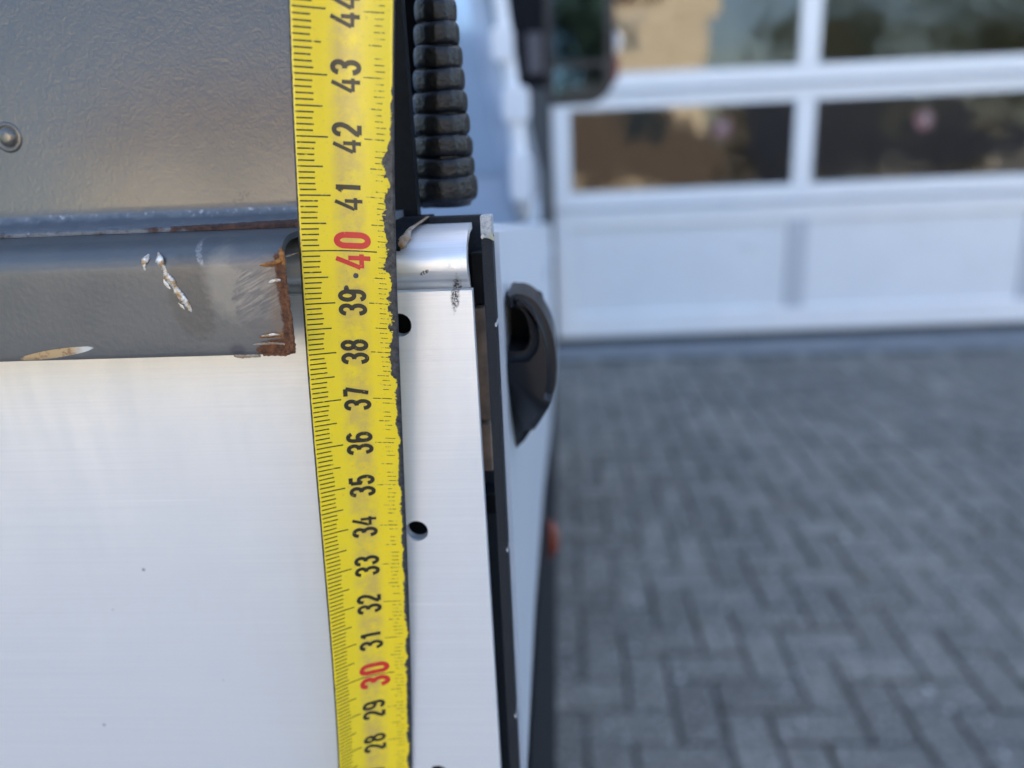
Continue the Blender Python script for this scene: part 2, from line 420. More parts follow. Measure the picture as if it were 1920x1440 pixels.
# ================================================================== SETTING
def m_ground():
    t = NT('ground_grit'); v = t.obj()
    c = t.mix(t.rng(t.noise(v, 1.2, 6, 0.6), 0.3, 0.7), (0.10, 0.095, 0.085), (0.17, 0.155, 0.135))
    t.pr(col=c, rough=0.9); return t.m
ground = link('ground', mesh('ground', [(-600, -600, -0.06), (600, -600, -0.06), (600, 600, -0.06), (-600, 600, -0.06)], [(0, 1, 2, 3)]), m_ground())
tag(ground, kind='structure')

# --- paved yard: herringbone of grey concrete pavers
def m_paver():
    t = NT('concrete_paver'); v = t.obj()
    oi = t.node('ShaderNodeObjectInfo').outputs['Random']
    sh = t.node('ShaderNodeVectorMath', {0: v, 1: t.node('ShaderNodeCombineXYZ', {0: t.m_('MULTIPLY', oi, 37.0), 1: t.m_('MULTIPLY', oi, 91.0), 2: 0.0}).outputs[0]}, operation='ADD').outputs[0]
    wp = t.node('ShaderNodeNewGeometry').outputs['Position']
    c = t.mix(oi, (0.125, 0.116, 0.100), (0.330, 0.308, 0.268))
    c = t.mix(t.rng(t.noise(sh, 16, 5, 0.65), 0.3, 0.72), (0.145, 0.136, 0.118), c)
    big = t.noise(wp, 1.3, 4, 0.6)
    c = t.mix(t.rng(big, 0.56, 0.38, 0, 0.5), c, (0.110, 0.106, 0.098))
    grit = t.noise(sh, 75, 3, 0.65)
    c = t.mix(t.rng(grit, 0.56, 0.66), c, (0.46, 0.45, 0.42))
    c = t.mix(t.rng(grit, 0.42, 0.30), c, (0.055, 0.054, 0.05))
    c = t.mix(t.rng(t.noise(wp, 3.1, 3, 0.6), 0.60, 0.72, 0, 0.35), c, (0.115, 0.125, 0.080))
    fl = t.noise(wp, 45, 2, 0.5)
    c = t.mix(t.rng(fl, 0.67, 0.71), c, (0.66, 0.65, 0.62))
    t.pr(col=c, rough=0.72, normal=t.bump(grit, 0.5, 0.004)); return t.m
PAVER = m_paver()
def m_joint():
    t = NT('joint_sand'); v = t.obj()
    c = t.mix(t.rng(t.noise(v, 30, 5, 0.7), 0.35, 0.65), (0.050, 0.050, 0.048), (0.085, 0.083, 0.076))
    c = t.mix(t.rng(t.noise(v, 2.4, 4, 0.6), 0.60, 0.70), c, (0.035, 0.050, 0.022))
    t.pr(col=c, rough=0.95, normal=t.bump(t.noise(v, 300, 3), 0.6, 0.003)); return t.m
yard = box('paved_yard', (-5.0, -7.0, -0.058), (9.0, 4.46, -0.011), m_joint()); tag(yard, kind='structure')
PL, PW, GAPJ = 0.200, 0.100, 0.0075
def paver_mesh(name, rnd):
    bm = bmesh.new(); c = 0.005; lx, ly = (PL - GAPJ) / 2, (PW - GAPJ) / 2
    j = lambda: rnd.uniform(-0.0016, 0.0016)
    bot = [bm.verts.new((sx * lx, sy * ly, -0.05)) for sx, sy in ((-1, -1), (1, -1), (1, 1), (-1, 1))]
    mid = [bm.verts.new((sx * lx + j(), sy * ly + j(), -c)) for sx, sy in ((-1, -1), (1, -1), (1, 1), (-1, 1))]
    top = [bm.verts.new((sx * (lx - c) + j(), sy * (ly - c) + j(), j() * 0.4)) for sx, sy in ((-1, -1), (1, -1), (1, 1), (-1, 1))]
    for k in range(4):
        n = (k + 1) % 4
        bm.faces.new((bot[k], bot[n], mid[n], mid[k])); bm.faces.new((mid[k], mid[n], top[n], top[k]))
    bm.faces.new(top)
    me = bm_mesh(name, bm); me.materials.append(PAVER); return me
prnd = random.Random(3)
PME = [paver_mesh('paver', prnd) for _ in range(8)]
OX, OY = 0.63 - 0.2 * 3, 1.655 - 0.1 * 7      # phase of the bond
far_bm = bmesh.new()
cnt = 0
cells = []
for i in range(-52, 92):
    for j in range(-62, 38):
        k = (i + j) % 4
        if k == 0: cx, cy, rz = OX + (i + 1) * PW, OY + (j + .5) * PW, 0.0
        elif k == 2: cx, cy, rz = OX + (i + .5) * PW, OY + (j + 1) * PW, math.pi / 2
        else: continue
        if cy > 4.40 or cy < -6.9 or cx < -4.9 or cx > 8.9: continue
        cells.append((cx, cy, rz))
def in_view(cx, cy):
    return 0.98 < cy and -0.10 < cx < 0.02 + 0.68 * cy
near = sorted([c for c in cells if in_view(c[0], c[1])], key=lambda c: math.hypot(c[0], c[1]))
near_set = set(near[:300])
for c in cells:
    cx, cy, rz = c
    me = prnd.choice(PME)
    M = Matrix.Translation((cx + prnd.uniform(-.001, .001), cy + prnd.uniform(-.001, .001), prnd.uniform(-0.0018, 0.0018))) @ Matrix.Rotation(rz + prnd.uniform(-.006, .006), 4, 'Z') @ Matrix.Rotation(prnd.uniform(-.007, .007), 4, 'X') @ Matrix.Rotation(prnd.uniform(-.005, .005), 4, 'Y')
    if c in near_set:
        o = bpy.data.objects.new('paver', me); COL.objects.link(o); o.parent = yard; o.matrix_local = M
    elif cy > -4 or True:
        n0 = len(far_bm.verts)
        vv = [far_bm.verts.new(M @ v.co) for v in me.vertices]
        for p in me.polygons: far_bm.faces.new([vv[q] for q in p.vertices])
far = link('far_pavers', bm_mesh('far_pavers', far_bm), PAVER, yard, local=True); tag(far, kind='stuff')
def m_conc():
    t = NT('threshold_concrete'); v = t.obj()
    c = t.mix(t.rng(t.noise(v, 4, 6, 0.65), 0.3, 0.7), (0.17, 0.18, 0.19), (0.25, 0.26, 0.27))
    t.pr(col=c, rough=0.8); return t.m
th = box('threshold', (-0.6, 4.462, -0.055), (5.6, 5.2, 0.004), m_conc(), bevel=0.004); tag(th, kind='structure')

# --- garage building and sectional door
DR = empty('garage_door', (0.0008, 4.7645, 0), R(2.06))
tag(DR, 'white sectional garage door with two rows of window panes over solid panels', 'garage door')
PITCH = 1.425
X0, NP = -0.035, 3
XE = 0.075 + NP * PITCH - 0.01
def dbox(name, a, b, mat, parent, bevel=0.0, label=None):
    return box(name, a, b, mat, parent, bevel=bevel, local=True, label=label)
def section(z0, z1, lo, hi, glazed):
    s = empty('door_section', (0, 0, 0)); s.parent = DR
    t0, t1 = 0.0, 0.045
    # bottom and top rails, end stiles, mullions
    dbox('rail', (X0, t0, z0 + 0.006), (XE, t1, lo), DOORW, s, 0.006)
    dbox('rail', (X0, t0, hi), (XE, t1, z1 - 0.006), DOORW, s, 0.006)
    dbox('bead', (X0 + 0.02, t0 - 0.012, z1 - 0.030), (XE - 0.02, t0 - 0.0005, z1 - 0.012), DOORW, s, 0.004)
    dbox('stile', (X0 + 0.001, t0 + 0.001, lo), (0.075, t1, hi), DOORW, s, 0.004)
    for k in range(NP):
        a = 0.075 + k * PITCH; b = a + PITCH - 0.115
        if k < NP - 1 or True:
            dbox('mullion', (b, t0 + 0.001, lo), (min(b + 0.115, XE - 0.001), t1, hi), DOORW if glazed else DOORM, s, 0.004)
        if glazed:
            dbox('window_pane', (a - 0.004, 0.018, lo - 0.004), (b + 0.004, 0.023, hi + 0.004), GLASS, s)
        else:
            dbox('panel', (a - 0.004, 0.022, lo - 0.004), (b + 0.004, 0.040, hi + 0.004), DOORP, s, 0.002)
    return s
S0 = section(0.048, 0.845, 0.20, 0.735, False)
S1 = section(0.845, 1.505, 0.948, 1.412, True)
S2 = section(1.505, 2.165, 1.608, 2.072, True)
S3 = section(2.165, 2.825, 2.268, 2.732, True)
S4 = section(2.825, 3.60, 2.93, 3.48, False)
dbox('bottom_seal', (X0, 0.006, 0.0), (XE, 0.04, 0.052), SEAL, DR)
def disc(name, c, r, th_, mat, parent):
    bm = bmesh.new()
    bmesh.ops.create_cone(bm, cap_ends=True, segments=28, radius1=r, radius2=r, depth=th_, matrix=Matrix.Translation(c) @ Matrix.Rotation(R(90), 4, 'X'))
    return link(name, bm_mesh(name, bm), mat, parent, local=True)
for (u, z) in ((0.965, 1.281), (2.131, 1.274)):
    disc('round_sticker', (u, 0.016, z), 0.055, 0.002, STICK, S1)
    disc('round_sticker', (u + 0.01, 0.0145, z + 0.01), 0.022, 0.002, STICKW, S1)
disc('lock_cover', (1.167, 0.010, 0.600), 0.030, 0.012, DOORP, S0)

def m_plaster():
    t = NT('plaster'); v = t.obj()
    c = t.mix(t.rng(t.noise(v, 2, 6, 0.6), 0.3, 0.7), (0.52, 0.52, 0.50), (0.62, 0.61, 0.58))
    t.pr(col=c, rough=0.9, normal=t.bump(t.noise(v, 120, 3), 0.3, 0.004)); return t.m
PLASTER = m_plaster()
GB = empty('garage_building', (0, 5.0, 0), R(2.06)); tag(GB, 'pale garage building with dark jambs around the white sectional door', 'building')
def gbox(name, a, b, mat, bevel=0.0, label=None):   # in door coordinates
    o = box(name, a, b, mat, None, bevel=bevel, label=label)
    o.parent = GB; o.location = (0.0008, -0.2355, 0)
    return o
gbox('jamb', (X0 - 0.17, -0.03, 0), (X0 - 0.006, 0.12, 3.66), JAMB, 0.004, 'dark grey jamb beside the white door')
gbox('jamb', (XE + 0.006, -0.03, 0), (XE + 0.17, 0.12, 3.66), JAMB, 0.004)
gbox('lintel', (X0 - 0.17, -0.03, 3.662), (XE + 0.17, 0.12, 3.82), JAMB, 0.004)
gbox('wall', (-9.0, 0.02, -0.05), (X0 - 0.172, 0.30, 6.5), PLASTER)
gbox('wall', (XE + 0.172, 0.02, -0.05), (11.0, 0.30, 6.5), PLASTER)
gbox('wall', (X0 - 0.170, 0.021, 3.822), (XE + 0.170, 0.30, 6.5), PLASTER)
gbox('roof', (-9.3, -0.25, 6.502), (11.3, 9.0, 6.75), JAMB)
gbox('side_wall', (-9.0, 0.302, -0.05), (-8.7, 8.8, 6.5), PLASTER)
gbox('side_wall', (10.7, 0.302, -0.05), (11.0, 8.8, 6.5), PLASTER)
gbox('back_wall', (-8.7, 8.5, -0.05), (10.7, 8.8, 6.5), PLASTER)
gbox('floor', (-8.69, 0.303, -0.05), (10.69, 8.49, 0.012), m_simple('workshop_floor', (0.07, 0.075, 0.085), 0.35))
# ================================================================== THE TRUCK
TK = empty('flatbed_truck', (-0.85, 1.5, 0))
tag(TK, 'flatbed truck with brushed aluminium tail panel, grey rear wall and pale side board', 'truck')
XR = -17.6            # right end of the tail panel (mm)
XL = -1650.0
# --- tail panel
tail = plate_with_holes('tail_panel', [(XL, -26.4), (XR, -26.4), (XR, -420), (XL, -420)],
                        [(-32.6, -33.0, 2.4), (-32.8, -79.1, 2.45), (-32.8, -144.9, 2.45), (-32.8, -210, 2.45), (-32.8, -275, 2.45)],
                        150.0, 153.0, ALU, TK)
tail['label'] = 'brushed aluminium tail panel with round holes near its edge'
lip_prof = catmull([(153.5, -31.0), (153.4, -27.4), (153.2, -26.1), (152.3, -24.9), (150.9, -24.1), (150.1, -23.0), (149.9, -21.3), (150.3, -19.6),
                    (151.4, -17.9), (153.4, -16.4), (156.0, -15.3), (159.0, -14.7), (163.0, -14.4)], 5)
lip_prof += [(163.0, -15.6), (158.0, -16.2), (154.0, -18.0), (152.6, -21.0), (154.6, -25.0), (155.2, -31.0)]
lip = extrude_x('rolled_lip', lip_prof, -18.3, XL, ALU_LIP, TK, label='rounded aluminium lip along the top of the tail panel')
lip.data.uv_layers.new(name='UVMap')
for lp in lip.data.loops:
    co = lip.data.vertices[lp.vertex_index].co; lip.data.uv_layers[0].data[lp.index].uv = (co.x, co.z + co.y)
# --- folded dark frame behind and beside it
box('back_sheet', (XL, 164.0, -420), (-15.5, 166.0, -13.0), PLATE, TK, bevel=0.0002, seg=1, mm=True)
pv = []
box('side_plate', (-15.4, 151.6, -420), (-13.15, 156.0, -12.2), PLATE, TK, bevel=0.00022, seg=2, mm=True, label='dark textured edge plate with chipped bare top corner')
# chipped paint flakes at its top corner
def flake(pts, mat, name='paint_flake', th_=0.25):
    bm = bmesh.new(); f = [bm.verts.new(mmv(*p)) for p in pts]; face = bm.faces.new(f)
    r = bmesh.ops.extrude_face_region(bm, geom=[face])
    for v in r['geom']:
        if isinstance(v, bmesh.types.BMVert): v.co += Vector((0, th_ / 1000, 0))
    return link(name, bm_mesh(name, bm), mat, TK)
flake([(-13.3, 150.9, -15.2), (-12.5, 150.4, -16.8), (-12.9, 150.6, -17.0), (-13.6, 151.2, -16.6), (-14.2, 151.3, -16.1)], STEEL)
flake([(-15.4, 151.0, -16.2), (-15.0, 151.2, -15.6), (-14.6, 151.3, -16.1), (-15.1, 151.1, -16.7)], STEEL)
CHIPM = m_simple('bare_bright_metal', (0.95, 0.95, 0.95), 0.35, 0.15)
flake([(-21.9, 149.75, -21.2), (-21.5, 149.7, -20.75), (-20.9, 149.8, -20.5), (-20.2, 149.85, -20.15), (-19.6, 149.85, -20.2), (-19.35, 149.8, -20.7), (-19.6, 149.75, -21.2), (-20.1, 149.72, -21.5), (-20.35, 149.7, -22.0), (-20.9, 149.72, -21.9), (-21.3, 149.72, -21.6)], CHIPM, 'paint_chip', 0.3)
# strips added in the gap; the brown ones paint its warm reflection
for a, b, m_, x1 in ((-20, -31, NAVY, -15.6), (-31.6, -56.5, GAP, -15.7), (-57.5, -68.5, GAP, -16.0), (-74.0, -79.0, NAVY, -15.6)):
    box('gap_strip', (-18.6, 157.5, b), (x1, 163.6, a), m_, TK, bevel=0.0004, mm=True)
# --- raised rear wall, its foot flange, cross bar and ledge
wall_prof = [(172.2, 330.0), (172.2, -8.6)] + [(172.2 - 2.2 * (1 - math.cos(a)), -8.6 - 2.6 * math.sin(a)) for a in [R(15 * k) for k in range(1, 6)]] + \
            [(169.6, -11.4), (152.6, -11.5), (152.3, -12.7), (171, -12.7), (174.0, -8.0), (174.0, 330.0)]
# the upright sheet and its flange are one pressed sheet but carry their own look
uw = extrude_x('rear_wall', [(172.2, 330.0), (172.2, -8.6), (171.9, -10.0), (174.2, -10.0), (174.2, 330.0)], XL, -35.5, GREY, TK, label='satin grey painted wall rising above the tail panel')
ff_prof = [(171.9, -10.0)] + [(171.9 - 2.6 * (1 - math.cos(R(a))), -10.0 - 1.6 * math.sin(R(a))) for a in (20, 45, 70, 90)] + [(162, -11.7), (152.8, -12.0), (152.3, -12.3), (152.3, -13.0), (174.2, -13.0), (174.2, -10.0)]
extrude_x('foot_flange', ff_prof, XL, -33.5, LEDGE, TK, label='dusty flange with a rusty front lip')
# cross bar: rounded rectangular tube, cut off square at its right end
def rrect(y0, y1, z0, z1, r, n=6):
    out = []
    for (cy, cz, a0) in ((y1 - r, z1 - r, 0), (y0 + r, z1 - r, 90), (y0 + r, z0 + r, 180), (y1 - r, z0 + r, 270)):
        out += [(cy + r * math.cos(R(a0 + 90 * k / n)), cz + r * math.sin(R(a0 + 90 * k / n))) for k in range(n + 1)]
    return out
cb_prof = rrect(135.0, 160.0, -34.7, -13.2, 1.0, 2)
cb_prof = catmull([(160, -13.1), (150, -13.1), (142, -13.2), (139.2, -13.5), (137.2, -14.2), (135.8, -15.4), (135.2, -17.0), (135.0, -19.0), (135.0, -26), (135.0, -33.6), (135.3, -34.3), (136.0, -34.7)], 4)
cb_prof += [(149.6, -34.7), (149.6, -31.0), (160, -31)] if False else [(136.3, -34.5), (136.3, -19.0), (136.6, -17.0), (137.4, -15.8), (139.0, -14.8), (141.5, -14.35), (160, -14.2)]
cbar = extrude_x('cross_bar', cb_prof, XL, -49.6, BAR, TK, label='blue-grey steel cross bar with scraped paint and rusted cut end', nx=1)
# ledge plate continuing behind the tape, its right corner clipped
rows = [(148.7, -17.5, -31.0), (151.0, -15.6, -30.4), (154.5, -13.9, -29.5), (163.6, -13.1, -27.5), (171.5, -13.0, -27.4)]
bm = bmesh.new(); tp_, bt_ = [], []
for y, z_, xr in rows:
    tp_.append([bm.verts.new(mmv(x, y, z_)) for x in (-49.4, -40.0, xr)]); bt_.append([bm.verts.new(mmv(x, y + .3, z_ - .6)) for x in (-49.4, -40.0, xr)])
for g, fl in ((tp_, False), (bt_, True)):
    for a, b in zip(g, g[1:]):
        for k in range(2): bm.faces.new((a[k], a[k + 1], b[k + 1], b[k]))
for k in range(2):
    bm.faces.new((tp_[0][k], tp_[0][k + 1], bt_[0][k + 1], bt_[0][k])); bm.faces.new((tp_[-1][k], tp_[-1][k + 1], bt_[-1][k + 1], bt_[-1][k]))
for k in (0, 2):
    for a in range(len(rows) - 1): bm.faces.new((tp_[a][k], tp_[a + 1][k], bt_[a + 1][k], bt_[a][k]))
smooth_by_angle(link('ledge_plate', bm_mesh('ledge_plate', bm), NAVY, TK), 50)
# rusty cut edge of the bar: an uneven strip wrapped round its end
def lump_strip(name, path, mat, seg=12, wob=0.16, squash=0.45):
    k_ = 1.3 if name == 'weld_drip' else 1.0
    pts = [mmv(*p[:3]) for p in path]; rad = [p[3] * k_ / 1000 for p in path]
    P4 = catmull([(*p, r) for p, r in zip(pts, rad)], 8)
    return tube(name, [q[:3] for q in P4], [q[3] for q in P4], mat, TK, seg, wob=wob, squash=squash)
lump_strip('rust_edge', [(-49.5, 136.0, -15.8, .35), (-49.5, 135.3, -17.5, .5), (-49.6, 135.2, -20, .55), (-49.5, 135.2, -23, .5), (-49.6, 135.2, -28, .55), (-49.7, 135.2, -32, .65), (-50.3, 135.3, -33.9, .75), (-52.5, 135.3, -34.4, .5), (-55.5, 135.3, -34.5, .3)], RUST, wob=0.3)
lump_strip('rust_drip', [(-53.6, 135.0, -18.0, .12), (-52.0, 134.9, -17.9, .42), (-50.6, 134.9, -17.6, .5), (-49.6, 135.0, -17.2, .45)], ORUST, wob=0.3)
lump_strip('rust_drip', [(-49.8, 135.6, -15.2, .25), (-49.5, 135.1, -16.0, .52), (-49.3, 135.1, -17.2, .48), (-49.5, 135.2, -18.6, .25)], ORUST, wob=0.3)
lump_strip('metal_tab', [(-49.5, 137.0, -16.9, .35), (-48.6, 141.4, -16.9, .3), (-45.5, 146.5, -17.1, .3)], TORN, wob=0.1)
lump_strip('weld_bead', [(-52.4, 135.0, -21.2, .12), (-51.6, 134.9, -20.9, .36), (-50.7, 134.9, -20.8, .34), (-50.2, 135.0, -20.8, .12)], WELD, wob=0.3)
lump_strip('rust_drip', [(-55.6, 135.0, -31.2, .12), (-54.2, 134.9, -30.9, .38), (-52.6, 134.9, -30.8, .5), (-51.0, 135.0, -31.0, .4)], ORUST, wob=0.35)
lump_strip('weld_bead', [(-55.0, 134.7, -30.9, .1), (-53.8, 134.5, -30.8, .26), (-52.4, 134.5, -30.6, .22), (-51.4, 134.7, -30.8, .08)], WELD, wob=0.35)
lump_strip('weld_bead', [(-57.0, 135.0, -32.6, .12), (-55.0, 134.9, -32.4, .24), (-53.0, 134.9, -32.4, .26), (-51.0, 134.9, -32.6, .15)], TORN, wob=0.35)
lump_strip('rust_drip', [(-61.0, 135.2, -34.6, .2), (-59.8, 135.0, -34.7, .4), (-58.0, 135.2, -34.8, .25), (-56, 135.3, -34.7, .3)], TORN, wob=0.3)
# pale drips down the face of the bar
lump_strip('weld_drip', [(-72.4, 135.9, -15.2, .15), (-71.9, 135.0, -16.3, .62), (-71.7, 135.0, -17.3, .5), (-71.3, 135.1, -18.4, .32), (-71.1, 135.0, -19.3, .5), (-70.4, 135.0, -20.4, .62), (-70.0, 135.1, -21.4, .4), (-69.6, 135.0, -22.4, .58), (-69.0, 135.0, -23.4, .66), (-68.3, 135.0, -24.4, .45), (-68.0, 135.1, -25.4, .38), (-67.6, 135.1, -26.4, .08)], WELD, wob=0.2)
lump_strip('weld_drip', [(-71.9, 135.1, -19.4, .08), (-71.6, 135.1, -20.6, .3), (-71.0, 135.1, -21.6, .22), (-70.6, 135.2, -22.2, .06)], WELD, wob=0.2)
lump_strip('weld_drip', [(-70.2, 135.1, -24.0, .08), (-69.3, 135.1, -25.0, .26), (-68.8, 135.1, -26.0, .08)], WELD, wob=0.2)
lump_strip('weld_drip', [(-74.1, 135.9, -15.4, .12), (-74.5, 135.1, -16.2, .42), (-75.0, 135.1, -17.0, .34), (-75.0, 135.1, -18.4, .1)], WELD, wob=0.2)
# torn lip along the clipped corner of the ledge
lump_strip('torn_edge', [(-30.9, 149.2, -17.6, .3), (-30.5, 149.0, -16.9, .85), (-29.9, 149.6, -15.8, .95), (-29.5, 151.5, -14.6, .5), (-29.0, 155, -14.0, .55), (-28.3, 159, -13.5, .45), (-27.6, 163.4, -12.9, .35)], TORN, wob=0.25)
# rivet on the rear wall
bm = bmesh.new(); prof = [(0.0, -1.55), (0.9, -1.5), (1.5, -1.25), (1.95, -0.75), (2.15, -0.2), (2.6, -0.55), (3.1, -0.35), (3.4, 0.2)]
prof = catmull([(r, d * 0.6) for r, d in prof], 3); rings = []
for (r, d) in prof:
    rings.append([bm.verts.new(mmv(-121.2 + r * math.cos(2 * math.pi * k / 28), 172.2 + d, 7.2 + r * math.sin(2 * math.pi * k / 28))) for k in range(28)] if r > 0.01 else [bm.verts.new(mmv(-121.2, 172.2 + d, 7.2))])
for a, b in zip(rings, rings[1:]):
    for k in range(28):
        if len(a) == 1: bm.faces.new((a[0], b[k], b[(k + 1) % 28]))
        else: bm.faces.new((a[k], b[k], b[(k + 1) % 28], a[(k + 1) % 28]))
rv = link('rivet', bm_mesh('rivet', bm), GREY, TK, smooth=True)
RIVM = m_simple('rivet_paint', (0.085, 0.082, 0.076), 0.2, 0.15, spec=0.8); rv.data.materials.clear(); rv.data.materials.append(RIVM)
# dark channel closing the wall's right end
extrude_x('edge_post', [(168, -13.2), (168, 330), (172, 330), (172, -13.2)], -35.4, -30.4, NAVY, TK)
box('edge_flange', (-37.0, 197, -13.2), (-26.5, 199, 330), NAVY, TK, mm=True)
# --- ribbed rubber sleeve
RG = empty('ribbed_sleeve', (-0.027, 0.186, CAM_H - 0.013)); RG.parent = TK; RG.matrix_parent_inverse = inv_world(TK).inverted()
RG['label'] = 'glossy black ribbed rubber sleeve'
def sleeve_r(z): return 7.7 - (z + 9) * 0.080 if z < 42 else 3.4
def sleeve_x(z): return -26.9 + (z + 9) * 0.02
def rib(z, h):
    bm = bmesh.new(); n = 40; rings = []
    r0 = sleeve_r(z); cx = sleeve_x(z)
    ph = random.uniform(0, 1)
    for q in range(9):
        t = -1 + 2 * q / 8
        rr = r0 * (0.91 + 0.09 * (1 - abs(t) ** 5))
        ring = []
        for k in range(n):
            th_ = 2 * math.pi * k / n
            lob = 1 + 0.085 * (abs(math.cos(6.5 * th_ + 0.4)) ** 0.5 - 0.6) * (1 - t * t)
            lob += 0.012 * math.sin(3 * th_ + ph * 9 + z)
            ring.append(bm.verts.new(mmv(cx + rr * lob * math.cos(th_), 186 + rr * lob * math.sin(th_), z + t * h / 2 + 0.25 * math.sin(th_ * 2 + ph * 6))))
        rings.append(ring)
    for a, b in zip(rings, rings[1:]):
        for k in range(n): bm.faces.new((a[k], a[(k + 1) % n], b[(k + 1) % n], b[k]))
    bm.faces.new(rings[0]); bm.faces.new(rings[-1])
    return link('rib', bm_mesh('rib', bm), RUBBER, RG, smooth=True)
z = -8.4
for k in range(19):
    h = 4.75 * (1 if k else 1.25)
    rib(z, h); z += 4.75
core = [(-11.4, 2.0), (-12.6, 3.6), (-12.4, 5.2), (-11.2, 6.5), (-9, 6.5), (0, 5.6), (20, 4.2), (42, 2.6), (80, 2.4)]
pts = [mmv(sleeve_x(max(z_, -9)) + (0.8 if z_ < -10 else 0), 186, z_) for z_, _ in core]
tube('core', pts, [r / 1000 for _, r in core], RUBBER, RG, 24)
# --- side board, mudguard, latch
def yz_slab(name, pts, x0, x1, mat, parent, bev=0.0, label=None):
    bm = bmesh.new(); f = bm.faces.new([bm.verts.new(mmv(x0, y, z_)) for y, z_ in pts])
    r = bmesh.ops.extrude_face_region(bm, geom=[f])
    for v in r['geom']:
        if isinstance(v, bmesh.types.BMVert): v.co.x = x1 / 1000
    if bev: bmesh.ops.bevel(bm, geom=bm.edges[:], offset=bev / 1000, segments=3, affect='EDGES')
    return link(name, bm_mesh(name, bm), mat, parent, label=label)
# the board falls away towards the cab
yz_slab('side_board', [(167, -15.0), (700, -66), (1240, -116), (1240, -330), (700, -262), (420, -196), (260, -172), (167, -172)], -38, -13.2, BOARD, TK, 2.0, 'pale side board receding towards the cab')
yz_slab('board_rib', [(640, -96), (1239, -150), (1239, -162), (640, -106)], -13.1, -11.6, BOARD, TK, 0.5)
yz_slab('under_skirt', [(167, -173), (260, -173), (420, -197), (700, -263), (1240, -331), (1240, -440), (167, -440)], -60, -12.3, NAVY, TK, 1.5, 'dark skirt below the side board')
tube('marker_lens', [mmv(-12.6, 452, -232), mmv(-10.0, 450, -236), mmv(-9.6, 449, -250), mmv(-12, 448, -256)], [.002, .004, .004, .002], ORANGE, TK, 12, label='small orange marker lens on the dark skirt')
LT = empty('latch_handle', (-0.0135, 0.2, CAM_H - 0.06)); LT.parent = TK; LT.matrix_parent_inverse = inv_world(TK).inverted()
LT['label'] = 'rounded black plastic latch on the side board'
K_ = 0.60
def lk(x, y, z_): return mmv(x * K_ + 0.2, 180.0 + (y - 300) * K_, z_ * K_)
C_out = catmull([(-21, -54), (-15, -54), (-9.5, -58), (-5, -67), (-3, -78), (-3.4, -90), (-6.5, -99), (-11, -110), (-16, -120), (-24, -132)], 4)
C_out += [(-30, -130), (-30, -77)] + catmull([(-15.5, -76.5), (-13, -73), (-13.4, -65), (-16, -60), (-21, -58)], 3)
bm = bmesh.new(); f = bm.faces.new([bm.verts.new(lk(x, 290, z_)) for x, z_ in C_out]); r = bmesh.ops.extrude_face_region(bm, geom=[f])
for v in r['geom']:
    if isinstance(v, bmesh.types.BMVert): v.co.y += 0.020
bmesh.ops.bevel(bm, geom=[e for e in bm.edges if abs(e.verts[0].co.y - e.verts[1].co.y) < 1e-6], offset=0.0022, segments=3, affect='EDGES')
zc = lk(0, 0, -99).z
for v in bm.verts:
    if v.co.z < zc: v.co.y += (zc - v.co.z) * 1.1         # lower face tucked under
bmesh.ops.triangulate(bm, faces=[f for f in bm.faces if len(f.verts) > 4])
smooth_by_angle(link('grip', bm_mesh('grip', bm), CUPM, LT), 50)
box('pocket', lk(-30, 322, -100), lk(-8, 326, -58), NAVY, LT, bevel=0.0015)
# --- cab
CB = empty('cab', (-0.85, 1.3, 0.5)); CB.parent = TK; CB.matrix_parent_inverse = inv_world(TK).inverted()
CB['label'] = 'pale blue-white cab ahead of the load bed'
def cab_ring(y, tuck, h=720):
    # (X,Z) outline of the cab at depth y, right side leaning in towards the roof
    return [(-1600 + tuck, -560), (-1625 + tuck, -100), (-1560 + tuck, 420), (-1480, h - 40), (-1400, h), (-330, h), (-230, h - 40), (-150 - tuck, 420), (-47 - tuck, -100), (-62 - tuck, -560)]
bm = bmesh.new(); rings = []
for y, tk_, h in ((1296, 10, 700), (1306, 2, 712), (1330, 0, 720), (2100, 0, 720), (2450, 6, 560), (2750, 12, 60), (3050, 30, 0), (3090, 60, -60)):
    rings.append([bm.verts.new(mmv(x, y, z_)) for x, z_ in cab_ring(y, tk_, max(h, 430) if h > 400 else 0)] if h > 400 else
                 [bm.verts.new(mmv(x, y, min(z_, h - 5 * i_ % 3))) for i_, (x, z_) in enumerate(cab_ring(y, tk_, 720))])
for a, b in zip(rings, rings[1:]):
    for k in range(10): bm.faces.new((a[k], a[(k + 1) % 10], b[(k + 1) % 10], b[k]))
bm.faces.new(rings[0]); bm.faces.new(rings[-1][::-1])
co_ = link('cab_shell', bm_mesh('cab_shell', bm), CABW, CB); smooth_by_angle(co_, 35)
# rear window with rubber surround
def xz_plate(name, pts, y0, y1, mat, parent, bev=0.0, label=None):
    bm = bmesh.new(); f = bm.faces.new([bm.verts.new(mmv(x, y0, z_)) for x, z_ in pts])
    r = bmesh.ops.extrude_face_region(bm, geom=[f])
    for v in r['geom']:
        if isinstance(v, bmesh.types.BMVert): v.co.y = y1 / 1000
    if bev: bmesh.ops.bevel(bm, geom=bm.edges[:], offset=bev / 1000, segments=2, affect='EDGES')
    return link(name, bm_mesh(name, bm), mat, parent, label=label)
xz_plate('rear_window', [(-1480, -40), (-92, -40), (-104, 60), (-150, 340), (-180, 480), (-1420, 480)], 1292, 1297, SKYPANE, CB, label='rear window of the cab with the sky reflection in its blue colour')
